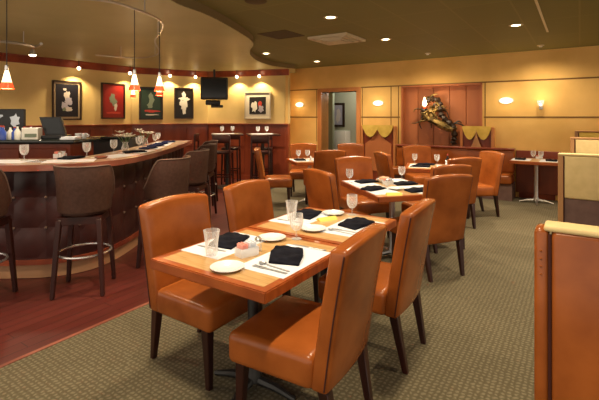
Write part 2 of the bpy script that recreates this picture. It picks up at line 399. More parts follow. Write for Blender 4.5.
obj('frame', B((-.25, .25, -.25, -.23, -.008, 0), (-.25, .25, .23, .25, -.008, 0), (-.25, -.23, -.23, .23, -.008, 0), (.23, .25, -.23, .23, -.008, 0)), 'tiledark', t)
obj('slats', B(*[(-.23, .23, -.22 + .04*k, -.195 + .04*k, -.006, -.001) for k in range(11)]), 'tiledark', t)
tag(obj('ceiling_speaker', LT([(0, -.012), (.09, -.012), (.115, -.006), (.12, 0)]), 'tiledark', None, (-.46, 4.42, CEIL)), 'round dark speaker grille in the ceiling at the top edge of view', 'speaker')
# ceiling track line
tag(obj('ceiling_strip', B((-.012, .012, 0, 2.1, -.01, 0)), 'diffuser', None, rm(4.85, -.38, CEIL), RZ), 'thin pale metal strip along the dining ceiling', 'strip')

# small picture lights on the crown
pl_lab = ['small spotlight on the crown above the dark dancer picture', 'small spotlight on the crown between the red poster and its green neighbour', 'small spotlight left of the pale figure picture', 'small spotlight on the crown between pale figure picture and television', 'small spotlight right of the wall television', 'small spotlight above the white framed picture']
for (x, y), lb in zip(CROWN, pl_lab):
    t = thing('picture_light', lb, 'spotlight', (x, y, 2.46), group='picture lights along the crown')
    bm = bmesh.new(); tube(bm, [(0, 0, SOFF - 2.46), (0, 0, .03)], .008); obj('stem', bm, 'darkmetal', t)
    obj('bulb', LT([(0, .035), (.02, .03), (.032, .01), (.03, -.012), (.018, -.028), (0, -.032)], 12), 'glow', t)

# monorail track with pendants
path = smooth_path([(-3.0, 3.25, 2.45), (-2.3, 3.3, 2.45), (-1.64, 3.41, 2.45), (-1.45, 3.69, 2.45), (-1.37, 4.11, 2.45), (-1.46, 4.48, 2.45), (-1.64, 4.87, 2.45), (-1.83, 5.32, 2.45), (-2.05, 6.14, 2.45), (-2.33, 6.6, 2.45), (-2.68, 6.76, 2.45), (-3.13, 6.44, 2.45)], 6)
t = thing('pendant_track', 'curved thin metal lighting track below the bar ceiling', 'lighting track')
bm = bmesh.new(); tube(bm, path, .011, 6); obj('rail', bm, 'metal', t)
for i in (4, 20, 36, 52, 62):
    p = path[i]; bm = bmesh.new(); tube(bm, [(p.x, p.y, 2.45), (p.x, p.y, SOFF)], .006, 6); obj('standoff', bm, 'metal', t)
t = thing('pendant_lamp', 'x', 'pendant lamp', group='red and white glass pendants over the bar')
bm = bmesh.new(); tube(bm, [(0, 0, .17), (0, 0, .70)], .0035, 6); obj('cord', bm, 'darkmetal', t)
obj('socket', LT([(0, .18), (.013, .178), (.016, .14), (.014, .135), (0, .135)], 12), 'chrome', t)
obj('shade', LT([(.012, .135), (.019, .11), (.027, .07), (.033, .045), (.036, .04), (.032, .043), (.024, .07), (.010, .13)], 20), 'whiteglass', t)
obj('shade_rim', LT([(.034, .045), (.044, .015), (.050, -.008), (.046, -.006), (.032, .043)], 20), 'redglass', t)
protos['pendant'] = (t, False)
for x, y, z, lb in ((-1.455, 3.66, 1.74, 'red and white pendant with the longest cord, over the near bar curve'), (-1.42, 4.1, 1.76, 'second red and white pendant, just right of the longest'),
                    (-2.68, 6.76, 1.82, 'small far pendant directly below the near left pendant'), (-2.05, 6.14, 1.82, 'small far pendant lowest beside the green poster'), (-2.33, 3.3, 1.73, 'red and white pendant at the left edge over the bar')):
    q = min(path, key=lambda p: (p.x - x)**2 + (p.y - y)**2); x, y = q.x, q.y
    o = put('pendant', (x, y, z), 0, lb)
    for c in o.children:
        if c.name.startswith('cord'): c.scale = (1, 1, (2.442 - z) / .70)
    lamp('POINT', (x, y, z - .03), 5, (1, .6, .3), .04, 'pendant_glow')
t = thing('spotlight_track', 'short curved track with spotlights at the left of the bar ceiling', 'lighting track')
bm = bmesh.new(); p2 = smooth_path([(-4.6, 5.1, 2.45), (-3.9, 5.2, 2.45), (-3.62, 5.4, 2.45), (-3.55, 5.65, 2.45), (-3.35, 5.45, 2.45)], 6); tube(bm, p2, .02, 6); obj('rail', bm, 'metal', t)
for x, y in ((-4.2, 5.15), (-3.6, 5.48)):
    bm = bmesh.new(); tube(bm, [(x, y, 2.45), (x, y, SOFF)], .006, 6); obj('standoff', bm, 'metal', t)
h = obj('spot_head', LT([(0, .05), (.02, .05), (.03, .02), (.055, -.03), (.045, -.03), (0, -.02)], 16), 'metal', t, (-3.57, 5.62, 2.36))
obj('bulb', LT([(0, -.021), (.044, -.031), (.03, -.048), (0, -.052)], 16), 'glow', h)
lamp('SPOT', (-3.57, 5.62, 2.30), 25, WARM, .04, 'spot_head_beam', 110, .7)

# ------------------------------------------------------------------ wall things
SEG = {1: (P0, P1), 2: (P1, P2), 3: (P2, P3)}
def on_wall(seg, s, z, out=0.0):
    A, Bp = SEG[seg]; d = Vector((Bp[0]-A[0], Bp[1]-A[1])).normalized(); n = Vector((d.y, -d.x))
    return Vector((A[0] + d.x*s + n.x*out, A[1] + d.y*s + n.y*out, z)), math.atan2(d.y, d.x)
def blob(bm, cx, cz, rx, rz_, y, seed, n=14, k=.3):
    rr = random.Random(seed)
    pts = []
    for i in range(n):
        a = 2*math.pi*i/n; q = 1 + k*(rr.random()-.5)*2
        pts.append((cx + rx*q*math.cos(a), cz + rz_*q*math.sin(a)))
    prismy(bm, pts, y, y + .003)
for nm, col in (('pic_black', (.012, .012, .02)), ('pic_red', (.27, .015, .012)), ('pic_green', (.02, .04, .025)), ('pic_dark', (.015, .012, .01)), ('fig_pale', (.62, .56, .52)), ('fig_lilac', (.42, .40, .50)), ('fig_green', (.18, .22, .16)), ('fig_white', (.8, .78, .72)), ('mat_tan', (.42, .32, .20)), ('mat_white', (.72, .66, .55)), ('frame_brown', (.035, .018, .012)), ('frame_silver', (.5, .45, .36)), ('fig_red', (.5, .05, .03))):
    M[nm] = mat(nm, col, .35)
def picture(seg, s, z0, z1, wd, frame, mt, base, blobs, label, fw=.03, mw=.035):
    p, an = on_wall(seg, s, z0, .0); h = z1 - z0
    t = thing('framed_picture', label, 'picture', p, an)
    x = wd / 2
    bm = bmesh.new()
    for q in ((-x, x, -.04, 0, 0, fw), (-x, x, -.04, 0, h-fw, h), (-x, -x+fw, -.04, 0, fw, h-fw), (x-fw, x, -.04, 0, fw, h-fw)): bx(bm, *q)
    obj('frame', bm, frame, t)
    obj('mat_board', B((-x+fw, x-fw, -.02, 0, fw, h-fw)), mt, t)
    pr = obj('print', B((-x+fw+mw, x-fw-mw, -.024, -.02, fw+mw, h-fw-mw)), base, t)
    for i, (cx, cz, rx, rzz, m_) in enumerate(blobs):
        bm = bmesh.new(); blob(bm, cx*wd, cz*h, rx*wd, rzz*h, -.0262 - .0003*i, int(s*100)+i*7); obj('figure', bm, m_, pr)
picture(1, 1.14, 1.44, 2.21, .56, 'frame_brown', 'mat_tan', 'pic_black', [(0, .62, .1, .13, 'fig_pale'), (.05, .48, .13, .09, 'fig_lilac'), (-.08, .38, .12, .09, 'fig_lilac'), (.04, .27, .15, .05, 'fig_pale'), (-.1, .28, .06, .05, 'fig_green'), (-.09, .78, .06, .03, 'fig_pale')], 'dark picture of a pale twisting figure, leftmost on the yellow wall')
picture(1, 2.12, 1.46, 2.23, .55, 'frame_brown', 'pic_red', 'pic_red', [(-.05, .6, .1, .12, 'fig_green'), (.02, .48, .14, .12, 'fig_green'), (.1, .34, .06, .1, 'fig_pale'), (0, .17, .3, .03, 'fig_red')], 'red poster with a grey green figure in a dark frame')
picture(2, .42, 1.44, 2.19, .53, 'frame_brown', 'pic_green', 'pic_green', [(.02, .62, .12, .2, 'fig_green'), (-.05, .45, .12, .1, 'fig_green'), (0, .26, .32, .035, 'fig_red'), (0, .15, .32, .02, 'fig_pale')], 'dark green poster with a red band, right of the red poster')
picture(2, 1.18, 1.46, 2.2, .46, 'frame_brown', 'pic_dark', 'pic_dark', [(0, .78, .1, .09, 'fig_white'), (0, .64, .28, .06, 'fig_white'), (0, .45, .2, .15, 'fig_white'), (.02, .27, .1, .12, 'fig_white')], 'black poster with a white spread figure, left of the television')
picture(3, 1.32, 1.45, 2.1, .66, 'frame_silver', 'mat_white', 'pic_dark', [(-.12, .45, .11, .18, 'fig_white'), (.1, .55, .08, .09, 'fig_red'), (.13, .38, .1, .12, 'fig_lilac')], 'white matted picture in a silver frame near the corner', .02, .10)
# television on a bracket in the corner
t = thing('wall_television', 'black television on a ceiling bracket in the bar corner', 'television', (-1.97, 9.72, 1.90), R(12))
obj('screen_housing', rbox(-.31, .31, -.05, .05, 0, .52, .03, 3), 'black', t)
obj('screen', B((-.27, .27, -.054, -.05, .05, .47)), 'screen', t)
obj('back_housing', rbox(-.22, .22, .05, .28, .06, .44, .04, 2), 'black', t)
bm = bmesh.new(); tube(bm, [(0, .2, .4), (0, .2, SOFF - 1.90)], .025); obj('ceiling_arm', bm, 'darkmetal', t)
bm = rbox(-.2, .14, -.02, .2, -.12, -.01, .02, 2); rbox(-.08, .2, 0, .18, -.18, -.12, .015, 2, into=bm); obj('shelf_box', bm, 'black', t)

# oval wall lamps and glass wall lamps on the dining wall
def wallp(b, z, out=.0): return rm(W - out, b, z)
for b, lb in ((-5.86, 'oval glowing wall lamp left of the doorway'), (-3.75, 'oval glowing wall lamp between doorway and red alcove'), (-1.16, 'oval glowing wall lamp right of the red alcove')):
    z = 1.81
    t = thing('oval_wall_lamp', lb, 'wall lamp', wallp(b, z), RZ, 'oval lamps on the gold wall')
    bm = LT([(0, 0), (.135, 0), (.14, .01), (.125, .018), (0, .018)], 28)
    for v in bm.verts: v.co = Vector((v.co.x, -v.co.z, v.co.y * .5))
    obj('backplate', bm, 'diffuser', t)
    bm = LT([(.115, .018), (.10, .04), (.06, .055), (0, .06)], 28)
    for v in bm.verts: v.co = Vector((v.co.x, -v.co.z, v.co.y * .5))
    obj('diffuser', bm, 'sconceglow', t)
    lamp('POINT', wallp(b, z, .22), 1.6, (1, .8, .5), .05, 'wall_lamp_glow')
t = thing('glass_wall_lamp', 'clear glass wall lamp sparkling above the far wall table', 'wall lamp', wallp(-.586, 1.68), RZ)
obj('backplate', rbox(-.03, .03, -.015, 0, -.04, .06, .005, 1), 'metal', t)
bm = bmesh.new(); tube(bm, [(0, -.01, 0), (0, -.07, -.01), (0, -.09, .02)], .006); obj('arm', bm, 'metal', t)
o = obj('glass_shade', LT([(.03, .02), (.05, .05), (.06, .12), (.056, .12), (.046, .05), (.026, .023)], 16), 'glass', t, (0, -.09, 0))
obj('bulb', LT([(0, .03), (.010, .035), (.013, .05), (.008, .066), (0, .07)], 12), 'glow', t, (0, -.09, 0))
lamp('POINT', wallp(-.586, 1.85, .2), 1.6, (1, .8, .5), .03, 'glass_lamp_glow')
t = thing('flame_lamp', 'flame shaped white glass lamp with red base on the bronze sculpture', 'wall lamp', rm(W - .30, -2.62, 1.68), RZ)
obj('flame_shade', LT([(.022, .03), (.04, .06), (.045, .10), (.03, .16), (.01, .22), (0, .23)], 16), 'whiteglass', t)
obj('red_base', LT([(0, -.01), (.02, -.005), (.035, .015), (.03, .035), (0, .035)], 16), 'redglass', t)
bm = bmesh.new(); tube(bm, [(0, 0, 0), (0, .12, -.03), (0, .34, -.03)], .008); obj('arm', bm, 'darkmetal', t)
lamp('POINT', rm(W - .32, -2.5, 1.8), 5, (1, .72, .42), .05, 'flame_lamp_glow')

# bronze vine sculpture in the alcove
def sp(x, y, dep=.1): return (-2.70 + (x - 425)*.0193, -dep, 1.5 + (117 - y)*.0207)   # design grid -> metres on the wall
t = thing('vine_sculpture', 'gnarled bronze vine sculpture climbing across the red alcove', 'sculpture', rm(W + .10, 0, 0), RZ)
rr = random.Random(3)
bm = bmesh.new()
main = [sp(424, 121), sp(424, 110, .13), sp(427, 102, .15), sp(433, 99, .16), sp(440, 101, .14), sp(442, 108, .16), sp(443, 115, .15), sp(449, 121, .16), sp(455, 127, .14), sp(456, 136, .12), sp(455, 141, .12), sp(456, 144, .12)]
tube(bm, smooth_path(main, 5), [.035 + .035*math.sin(i*.9)**2 for i in range(len(main)*5-4)], 8); obj('trunk', bm, 'darkvine', t)
bm = bmesh.new()
for k in range(16):
    x, y = rr.uniform(424, 440), rr.uniform(100, 121)
    pts = [sp(x, y, .16)]
    ang = rr.uniform(0, 6.28)
    for j in range(5):
        ang += rr.uniform(-.9, .9); x += 3.2*math.cos(ang); y += 3*math.sin(ang); pts.append(sp(x, y, .12 + rr.random()*.09))
    sm = smooth_path(pts, 3); tube(bm, sm, [.024*(1-.8*i/len(sm)) + .003 for i in range(len(sm))], 6)
body = [sp(421, 112, .15), sp(430, 119, .18), sp(438, 122, .2), sp(446, 126, .2), sp(453, 129, .17), sp(458, 127, .12)]
sm = smooth_path(body, 5); tube(bm, sm, [.028 + .05*math.sin(math.pi*i/len(sm)) for i in range(len(sm))], 8)
obj('foliage_curls', bm, 'bronze', t)
bm = bmesh.new()
for pts in ([sp(455, 123), sp(462, 124), sp(468, 128), sp(473, 133)], [sp(455, 124), sp(460, 121), sp(463, 123)], [sp(422, 118), sp(419, 124), sp(421, 129)], [sp(443, 110), sp(448, 112), sp(450, 118)]):
    sm = smooth_path(pts, 4); tube(bm, sm, [.022*(1-.7*i/len(sm)) for i in range(len(sm))], 6)
obj('twig', bm, 'darkvine', t)

# scalloped valance screens either side of the alcove
def screen(x0, x1, label, pm='alcove', pw=1.0, py=-.06):
    t = thing('scalloped_screen', label, 'screen', rm(W, (x0+x1)/2, 0), RZ, 'gold scalloped screens beside the alcove')
    h = (x1 - x0) / 2
    obj('frame', B((-h, -h+.05, -.08, 0, 0, 1.30), (h-.05, h, -.08, 0, 0, 1.30), (-h+.05, h-.05, -.03, 0, .0, 1.28)), 'doorwood', t)
    poly = [(-h+.05, 1.32), (h-.05, 1.32)]
    for i in range(13):   # two scallops meeting in a raised point
        q = i / 12; x = (h-.05) * (1 - 2*q); s_ = abs(q - .5) * 2
        poly.append((x, 1.275 - .22*math.sin(math.pi*min(1, s_*.95 + .05))**.8))
    bm = bmesh.new(); prismy(bm, poly, -.11, -.06); obj('valance', bm, 'valance', t)
    obj('dark_backing', B((-h+.05, h-.05, -.045, -.03, .1, 1.27)), 'cherry', t)
    hh = (h - .1) * pw
    poly = [(-hh, .3), (hh, .3), (hh, .90), (hh*.6, .99), (hh*.3, 1.08), (hh*.1, 1.17), (0, 1.25), (-hh*.1, 1.17), (-hh*.3, 1.08), (-hh*.6, .99), (-hh, .90)]
    bm = bmesh.new(); prismy(bm, poly, py, py + .014); obj('peaked_panel', bm, pm, t)
screen(-4.14, -3.32, 'gold scalloped valance screen with peaked red panel, left of the alcove')
screen(-1.98, -1.36, 'narrow gold scalloped valance screen at the right of the alcove', 'boothwood', .5, -.13)
# hallway picture
t = thing('framed_picture', 'dark framed picture hanging in the pale green corridor', 'picture', rm(W + 1.75, -5.70, 1.22), RZ)
bm = bmesh.new()
for q in ((-.2, .2, -.04, 0, 0, .06), (-.2, .2, -.04, 0, .62, .68), (-.2, -.14, -.04, 0, .06, .62), (.14, .2, -.04, 0, .06, .62)): bx(bm, *q)
obj('frame', bm, 'frame_brown', t); pr = obj('print', B((-.14, .14, -.02, 0, .06, .62)), 'fig_lilac', t)
bm = bmesh.new(); blob(bm, 0, .3, .07, .18, -.024, 5); obj('figure', bm, 'fig_pale', pr)
tag(obj('white_console', rbox(-.18, .18, -.3, 0, 0, 1.12, .01), 'white', None, rm(W + 1.74, -5.50), RZ), 'tall white cabinet under the corridor picture', 'cabinet')

# ------------------------------------------------------------------ banquettes and booths (room frame)
def banquette(b0, b1, label):
    t = thing('wall_banquette', label, 'bench', rm(W, (b0+b1)/2), RZ); h = (b1-b0)/2
    obj('base', B((-h, h, -.50, -.02, 0, .30)), 'plum', t)
    obj('seat', rbox(-h, h, -.56, -.10, .30, .46, .035), 'leather', t)
    obj('backrest', rbox(-h, h, -.15, -.02, .46, .88, .035), 'leather', t)
    obj('top_rail', rbox(-h, h, -.17, 0, .88, .915, .008, 1), 'cherry', t)
banquette(-3.28, -1.0, 'orange wall bench under the bronze vine sculpture')
tag(obj('wall_panel', rbox(-.36, .36, -.03, 0, .1, .88, .008, 1), 'cherry', None, rm(W, -.63), RZ), 'dark wood wall panel behind the far wall table', 'panel')
def booth(a, b0, ln_, z, up, low, label, post='boothwood', zs=.6, cap='beige', piping=True, thick=.11):
    t = thing('booth_back', label, 'booth', rm(a, b0), RZ)
    obj('end_post', rbox(-.012, .042, 0, thick, 0, z - .01, .006, 1), post, t)
    obj('upper_cushion', rbox(.045, ln_, .0, thick, zs, z - .012, .018, 3), up, t)
    obj('lower_panel', B((.045, ln_, .012, thick - .01, .0, zs)), low, t)
    obj('cap', rbox(-.012, ln_, -.004, thick + .004, z - .016, z + .012, .012, 3), cap, t)
    if piping:
        bm = bmesh.new(); tube(bm, [(.044, -.001, .02), (.044, -.001, z - .02)], .005, 6); obj('piping', bm, 'leather_seam', t)
    return t
# nearest booth back: orange leather with rounded end and stitched dimples
a0, b0 = 1.735, -.138
t = thing('booth_back', 'orange leather booth back with pale top, nearest at right', 'booth', rm(a0 - .0, b0), RZ)
obj('end_roll', rbox(0, .045, .0, .10, 0, 1.10, .018, 3), 'leather', t)
obj('back_panel', rbox(.053, 1.5, .0, .10, 0, 1.095, .02, 3), 'leather', t)
obj('top_cap', rbox(.03, 1.5, .0, .105, 1.09, 1.112, .010, 3), 'beige', t)
bm = bmesh.new(); tube(bm, [(.049, .012, .01), (.049, .012, 1.08)], .006, 6); obj('piping', bm, 'leather_seam', t)
bm = bmesh.new()
for k in range(4): lathe(bm, [(0, 1.02 - k*.028 + .006), (.006, 1.02 - k*.028), (0, 1.02 - k*.028 - .006)], 8, .022, .002)
obj('stud', bm, 'leather', t)
booth(5.49, -.19, 1.9, 1.085, 'beige', 'plum', 'beige booth back with plum base, frontmost of the far booths')
booth(7.1, -.10, 1.7, 1.20, 'beige', 'plum', 'beige booth back rising behind the frontmost far booth', cap='boothwood')
booth(8.45, -.06, 1.6, 1.26, 'valance', 'plum', 'olive gold booth back against the wall, behind the beige ones', cap='boothwood')

# ------------------------------------------------------------------ dining chair
def make_chair():
    t = thing('dining_chair', 'x', 'chair', group='orange leather dining chairs')
    z0, z1 = .325, .965
    def bend(x, y, z):
        q = (z - z0) / (z1 - z0); xx = x * (.95 + .06*q); s = (x / .262)
        return (xx, y - .085*q - .02*q*q + .018*s*s, z + (.022*(1 - s*s) - .012) * max(0, (q-.55)/.45))
    obj('backrest', rbox(-.262, .262, -.245, -.16, z0, z1, .022, 3, nx=9, nz=8, fn=bend), 'leather', t)
    for sx in (-1, 1):
        bm = bmesh.new(); tube(bm, [bend(sx*.2625, -.232, z0 + .02 + (z1-z0-.04)*k/10) for k in range(11)], .0035, 6)
        obj('piping', bm, 'leather_seam', t)
    def sit(x, y, z):
        top = max(0, (z - .40) / .08); u = 1 - (x/.27)**2; v = 1 - ((y - .06)/.24)**2
        return (x * (1 + .03 * (y + .16)), y, z + .014*top*max(0, u)*max(0, v))
    obj('seat', rbox(-.258, .258, -.165, .30, .325, .475, .035, 4, nx=7, ny=7, fn=sit), 'leather', t)
    for sx in (-1, 1):
        obj('leg', leg_bm(sx*.215, .25, 0, sx*.215, .235, .33, .016, .026), 'legwood', t)
        obj('leg', leg_bm(sx*.19, -.262, 0, sx*.21, -.20, .33, .016, .026), 'legwood', t)
    protos['chair'] = (t, False)
make_chair()
G = 'orange leather dining chairs'
def cab(a, b, f, lb): put('chair', rm(a, b), face(f), lb)
cab(1.862, -1.945, V_, 'orange leather chair on the left of the nearest table, by its near glass')
cab(2.645, -1.985, V_ + 2, 'orange leather chair on the left of the second table')
cab(1.755, -1.125, NV + 4, 'orange leather chair in front right of the nearest table, back towards us')
cab(2.57, -1.115, NV + 2, 'orange leather chair on the right of the second table')
cw = lambda x, y, f, lb: put('chair', (x, y, 0), face(f), lb)
cw(1.26, 4.13, 114, 'orange leather chair at the right of the middle table, back towards us')
cw(1.58, 4.93, 112, 'orange leather chair directly behind the one at the right of the middle table')
cw(2.07, 5.80, 112, 'orange leather chair with back to us at the near side of the back table')
cw(2.69, 6.44, 190, 'pale lit orange chair turned sideways before the wall bench')
cw(.82, 5.36, -70, 'orange leather chair facing us at the far end of the middle table')
cw(.44, 4.37, 28, 'orange leather chair at the left of the middle table')
cw(1.53, 6.40, 10, 'narrow side view orange chair left of the back table')
cw(2.2, 7.52, -85, 'orange leather chair facing us behind the back table')
cw(1.02, 8.15, 268, 'orange chair whose rounded top shows before the doorway')
cw(.40, 7.02, 108, 'orange chair with its dark back to us at the corner table')
cw(-.43, 7.2, 3, 'orange chair in side profile at the left of the corner table')
cw(.07, 8.15, 268, 'orange chair facing us behind the corner table')

# ------------------------------------------------------------------ tables
def table(loc, rz, lx, ly, label, ped='metal'):
    t = thing('dining_table', label, 'table', loc, rz, 'dining tables')
    x, y = lx/2, ly/2; r = .045
    obj('tabletop', B((-x+r, x-r, -y+r, y-r, .715, .75)), 'tablewood', t)
    bm = bmesh.new()
    poly_o = [(-x,-y),(x,-y),(x,y),(-x,y)]; poly_i = [(-x+r,-y+r),(x-r,-y+r),(x-r,y-r),(-x+r,y-r)]
    for z in (.698, .75):
        o_ = [bm.verts.new((*p, z)) for p in poly_o]; i_ = [bm.verts.new((*p, z)) for p in poly_i]
        for k in range(4): bm.faces.new((o_[k], o_[(k+1)%4], i_[(k+1)%4], i_[k]))
        if z == .698: lo, li = o_, i_
    for k in range(4): bm.faces.new((lo[k], lo[(k+1)%4], o_[(k+1)%4], o_[k])); bm.faces.new((li[k], li[(k+1)%4], i_[(k+1)%4], i_[k]))
    oe = [e for e in bm.edges if all(abs(abs(v.co.x)-x) < 1e-5 or abs(abs(v.co.y)-y) < 1e-5 for v in e.verts)]
    bmesh.ops.bevel(bm, geom=oe, offset=.005, segments=2, affect='EDGES')
    obj('edge_band', bm, 'tablerim', t)
    obj('column', LT([(0, .05), (.05, .05), (.045, .09), (.032, .12), (.032, .66), (.06, .69), (0, .69)], 16), ped, t)
    obj('mounting_plate', B((-.16, .16, -.16, .16, .69, .698)), 'darkmetal', t)
    for k in range(4):
        a = .12 + k*math.pi/2
        bm = bmesh.new(); tube(bm, [(0, 0, .06), (.14*math.cos(a), .14*math.sin(a), .045), (.26*math.cos(a), .26*math.sin(a), .014)], [.028, .022, .014], 8); obj('foot', bm, ped, t)
    return t
T = lambda a, b: rm(a, b, 0)
table(rm(1.793, -1.503), RZ, .776, .77, 'square honey wood table nearest the camera', 'darkmetal')
table(rm(2.573, -1.503), RZ, .776, .77, 'square honey wood table pushed against the far side of the nearest one', 'darkmetal')
r3 = R(104 - 90)
n3 = Vector((.735, 3.92)); ey = Vector((math.cos(R(104)), math.sin(R(104)))); ex = Vector((math.cos(R(14)), math.sin(R(14))))
def t3(x, y, z=.75): q = n3 + ex*x + ey*y; return Vector((q.x, q.y, z))
c3 = t3(.40, .52, 0); table(c3, r3, .80, 1.04, 'middle table with crowded white settings between four chairs')
n4 = Vector((1.52, 6.12)); r4 = R(-18); ex4 = Vector((math.cos(r4), math.sin(r4))); ey4 = Vector((-math.sin(r4), math.cos(r4)))
def t4(x, y, z=.75): q = n4 + ex4*x + ey4*y; return Vector((q.x, q.y, z))
table(t4(.40, .40, 0), r4, .80, .80, 'back table set in front of the red alcove')
table(rm(8.37, -.63), RZ, .76, .76, 'small table on a silver pedestal against the far right wall')
n6 = Vector((-.06, 6.88)); r6 = R(14)
ex6 = Vector((math.cos(r6), math.sin(r6))); ey6 = Vector((-math.sin(r6), math.cos(r6)))
def t6(x, y, z=.75): q = n6 + ex6*x + ey6*y; return Vector((q.x, q.y, z))
table(t6(.34, .38, 0), r6, .68, .76, 'corner table set near the doorway')

# ------------------------------------------------------------------ tableware
def P_(kind, t): protos[kind] = (t, False)
def single(kind, name, bm, m, cat): P_(kind, tag(obj(name, bm, m), 'x', cat))
single('placemat', 'placemat', rbox(-.225, .225, -.145, .145, 0, .002, .0009, 1), 'paper', 'placemat')
single('plate', 'bread_plate', LT([(0, .0), (.045, .0), (.056, .006), (.084, .014), (.085, .017), (.055, .010), (.045, .005), (0, .005)], 32), 'china', 'plate')
def drape(x, y, z):
    k = math.sin(x*55 + y*20)*.004 + math.sin(y*70)*.003
    return (x + .15*y, y*(1 - .9*abs(x)), z*(1 + (k*60 if z > .01 else 0)) + (0 if z < .004 else .006*(1-(x/.1)**2)))
for kd, m_ in (('napkin', 'napkin'), ('blue_napkin', 'blue_napkin')):
    single(kd, 'folded_napkin', rbox(-.135, .135, -.09, .09, 0, .016, .006, 2, nx=9, ny=6, fn=drape), m_, 'napkin')
def gob():
    t = thing('water_goblet', 'x', 'glass')
    obj('foot', LT([(0, 0), (.032, 0), (.033, .002), (.006, .006), (.0045, .012), (.004, .05), (.0, .05)], 20), 'glass', t)
    obj('bowl', LT([(0, .050), (.020, .055), (.036, .076), (.042, .105), (.040, .155), (.0385, .155), (.040, .105), (.034, .08), (.018, .060), (0, .055)], 20), 'glass', t)
    P_('goblet', t)
gob()
single('tumbler', 'water_tumbler', LT([(0, 0), (.031, 0), (.032, .015), (.036, .07), (.045, .135), (.0435, .135), (.034, .07), (.030, .018), (0, .014)], 24), 'glass', 'glass')
def cutlery():
    bm = rbox(-.008, .008, -.11, .02, .0, .003, .001, 1)
    rbox(-.013, .013, .02, .05, .0, .0035, .001, 1, into=bm)
    for k in range(4): rbox(-.013 + k*.007, -.010 + k*.007 + .002, .05, .095, .001, .0035, .0005, 1, into=bm)
    single('fork', 'fork', bm, 'steel', 'fork')
    bm = rbox(-.007, .007, -.11, .0, .0, .004, .0015, 1); prism(bm, [(-.006, 0), (.008, 0), (.010, .07), (.004, .11), (-.006, .10)], .0005, .0022)
    single('knife', 'knife', bm, 'steel', 'knife')
    bm = rbox(-.006, .006, -.11, .045, .0, .003, .001, 1); lathe(bm, [(0, .001), (.012, .002), (.020, .006), (.0205, .0075), (.011, .004), (0, .003)], 16, 0, .07)
    single('spoon', 'spoon', bm, 'steel', 'spoon')
cutlery()
def caddy():
    t = thing('sugar_caddy', 'x', 'caddy')
    obj('dish', B((-.055, .055, -.035, .035, 0, .006), (-.055, -.05, -.035, .035, .006, .045), (.05, .055, -.035, .035, .006, .045), (-.05, .05, -.035, -.031, .006, .045), (-.05, .05, .031, .035, .006, .045)), 'china', t)
    bm = bmesh.new()
    for k in range(5): rbox(-.046 + k*.008, -.041 + k*.008, -.028, .028, .007, .066 + .003*(k % 2), .001, 1, into=bm)
    obj('pink_packets', bm, 'pink', t)
    bm = bmesh.new()
    for k in range(5): rbox(.002 + k*.009, .007 + k*.009, -.028, .028, .007, .07 - .003*(k % 2), .001, 1, into=bm)
    obj('white_packets', bm, 'packet', t)
    P_('caddy', t)
caddy()
def shaker():
    t = thing('pepper_shaker', 'x', 'shaker'); obj('jar', LT([(0, 0), (.02, 0), (.022, .01), (.018, .055), (0, .055)], 14), 'glass', t)
    obj('lid', LT([(.019, .055), (.02, .068), (.012, .078), (0, .08)], 14), 'chrome', t); P_('shaker', t)
shaker()
def candle():
    t = thing('salt_cellar', 'x', 'shaker'); obj('jar', LT([(0, 0), (.02, 0), (.022, .01), (.018, .055), (0, .055)], 14), 'china', t)
    obj('lid', LT([(.019, .055), (.02, .068), (.012, .078), (0, .08)], 14), 'chrome', t); P_('salt', t)
candle()
def tent():
    bm = bmesh.new(); poly = [(-.035, 0), (.035, 0), (.002, .022), (-.002, .022)]
    a = [bm.verts.new((-.075, y, z)) for y, z in poly]; b = [bm.verts.new((.075, y, z)) for y, z in poly]
    bm.faces.new(a); bm.faces.new(b[::-1])
    for i in range(4): bm.faces.new((a[i], a[(i+1)%4], b[(i+1)%4], b[i]))
    single('card', 'menu_card', bm, 'yellowcard', 'card')
tent()
Z = .75; MZ = .7522
def TA(a, b, z=Z): return rm(a, b, z)
ga = RZ + R(90)
def mats(a, b, lb): put('placemat', TA(a, b), ga, lb)
mats(1.82, -1.725, 'white paper placemat before the left chair of the nearest table')
mats(1.80, -1.285, 'white paper placemat before the right chair of the nearest table')
mats(2.62, -1.725, 'white paper placemat before the left chair of the second table')
mats(2.58, -1.285, 'white paper placemat before the right chair of the second table')
nap = lambda p, rz, lb, k='napkin': put(k, p, rz, lb)
nap(TA(1.87, -1.75, MZ), ga + .3, 'folded black napkin beside the near tumbler on the nearest table')
nap(TA(1.84, -1.31, MZ), ga + .5, 'large folded black napkin at the right setting of the nearest table')
nap(TA(2.71, -1.735, MZ), ga + .2, 'black napkin behind the glasses at the left setting of the second table')
nap(TA(2.66, -1.295, MZ), ga - .1, 'folded black napkin at the right setting of the second table')
put('plate', TA(1.525, -1.445), 0, 'white bread plate at the near edge of the nearest table')
put('plate', TA(2.05, -1.57), 0, 'white bread plate beside the seam between the two front tables')
put('plate', TA(2.37, -1.47), 0, 'white bread plate next to the goblet on the second table')
put('plate', TA(2.84, -1.58), 0, 'white bread plate at the far end of the second table')
put('tumbler', TA(1.63, -1.66, MZ), 0, 'clear tumbler nearest the camera, on the left placemat')
put('tumbler', TA(2.52, -1.75, MZ), 0, 'clear tumbler on the left placemat of the second table')
put('goblet', TA(2.14, -1.45), 0, 'clear goblet at the seam between the two front tables')
put('goblet', TA(2.90, -1.45), 0, 'clear goblet at the far end of the second table')
put('caddy', TA(1.74, -1.505), ga - .3, 'white sugar caddy with pink packets on the nearest table')
put('shaker', TA(1.83, -1.50), 0, 'pepper shaker beside the sugar caddy on the nearest table')
put('card', TA(2.66, -1.535), ga - .5, 'yellow menu card lying across the second table')
put('spoon', TA(1.67, -1.275, MZ), RZ + R(84), 'larger spoon left of the big black napkin on the nearest table')
put('fork', TA(1.63, -1.27, MZ), RZ + R(90), 'fork at the right setting of the nearest table')
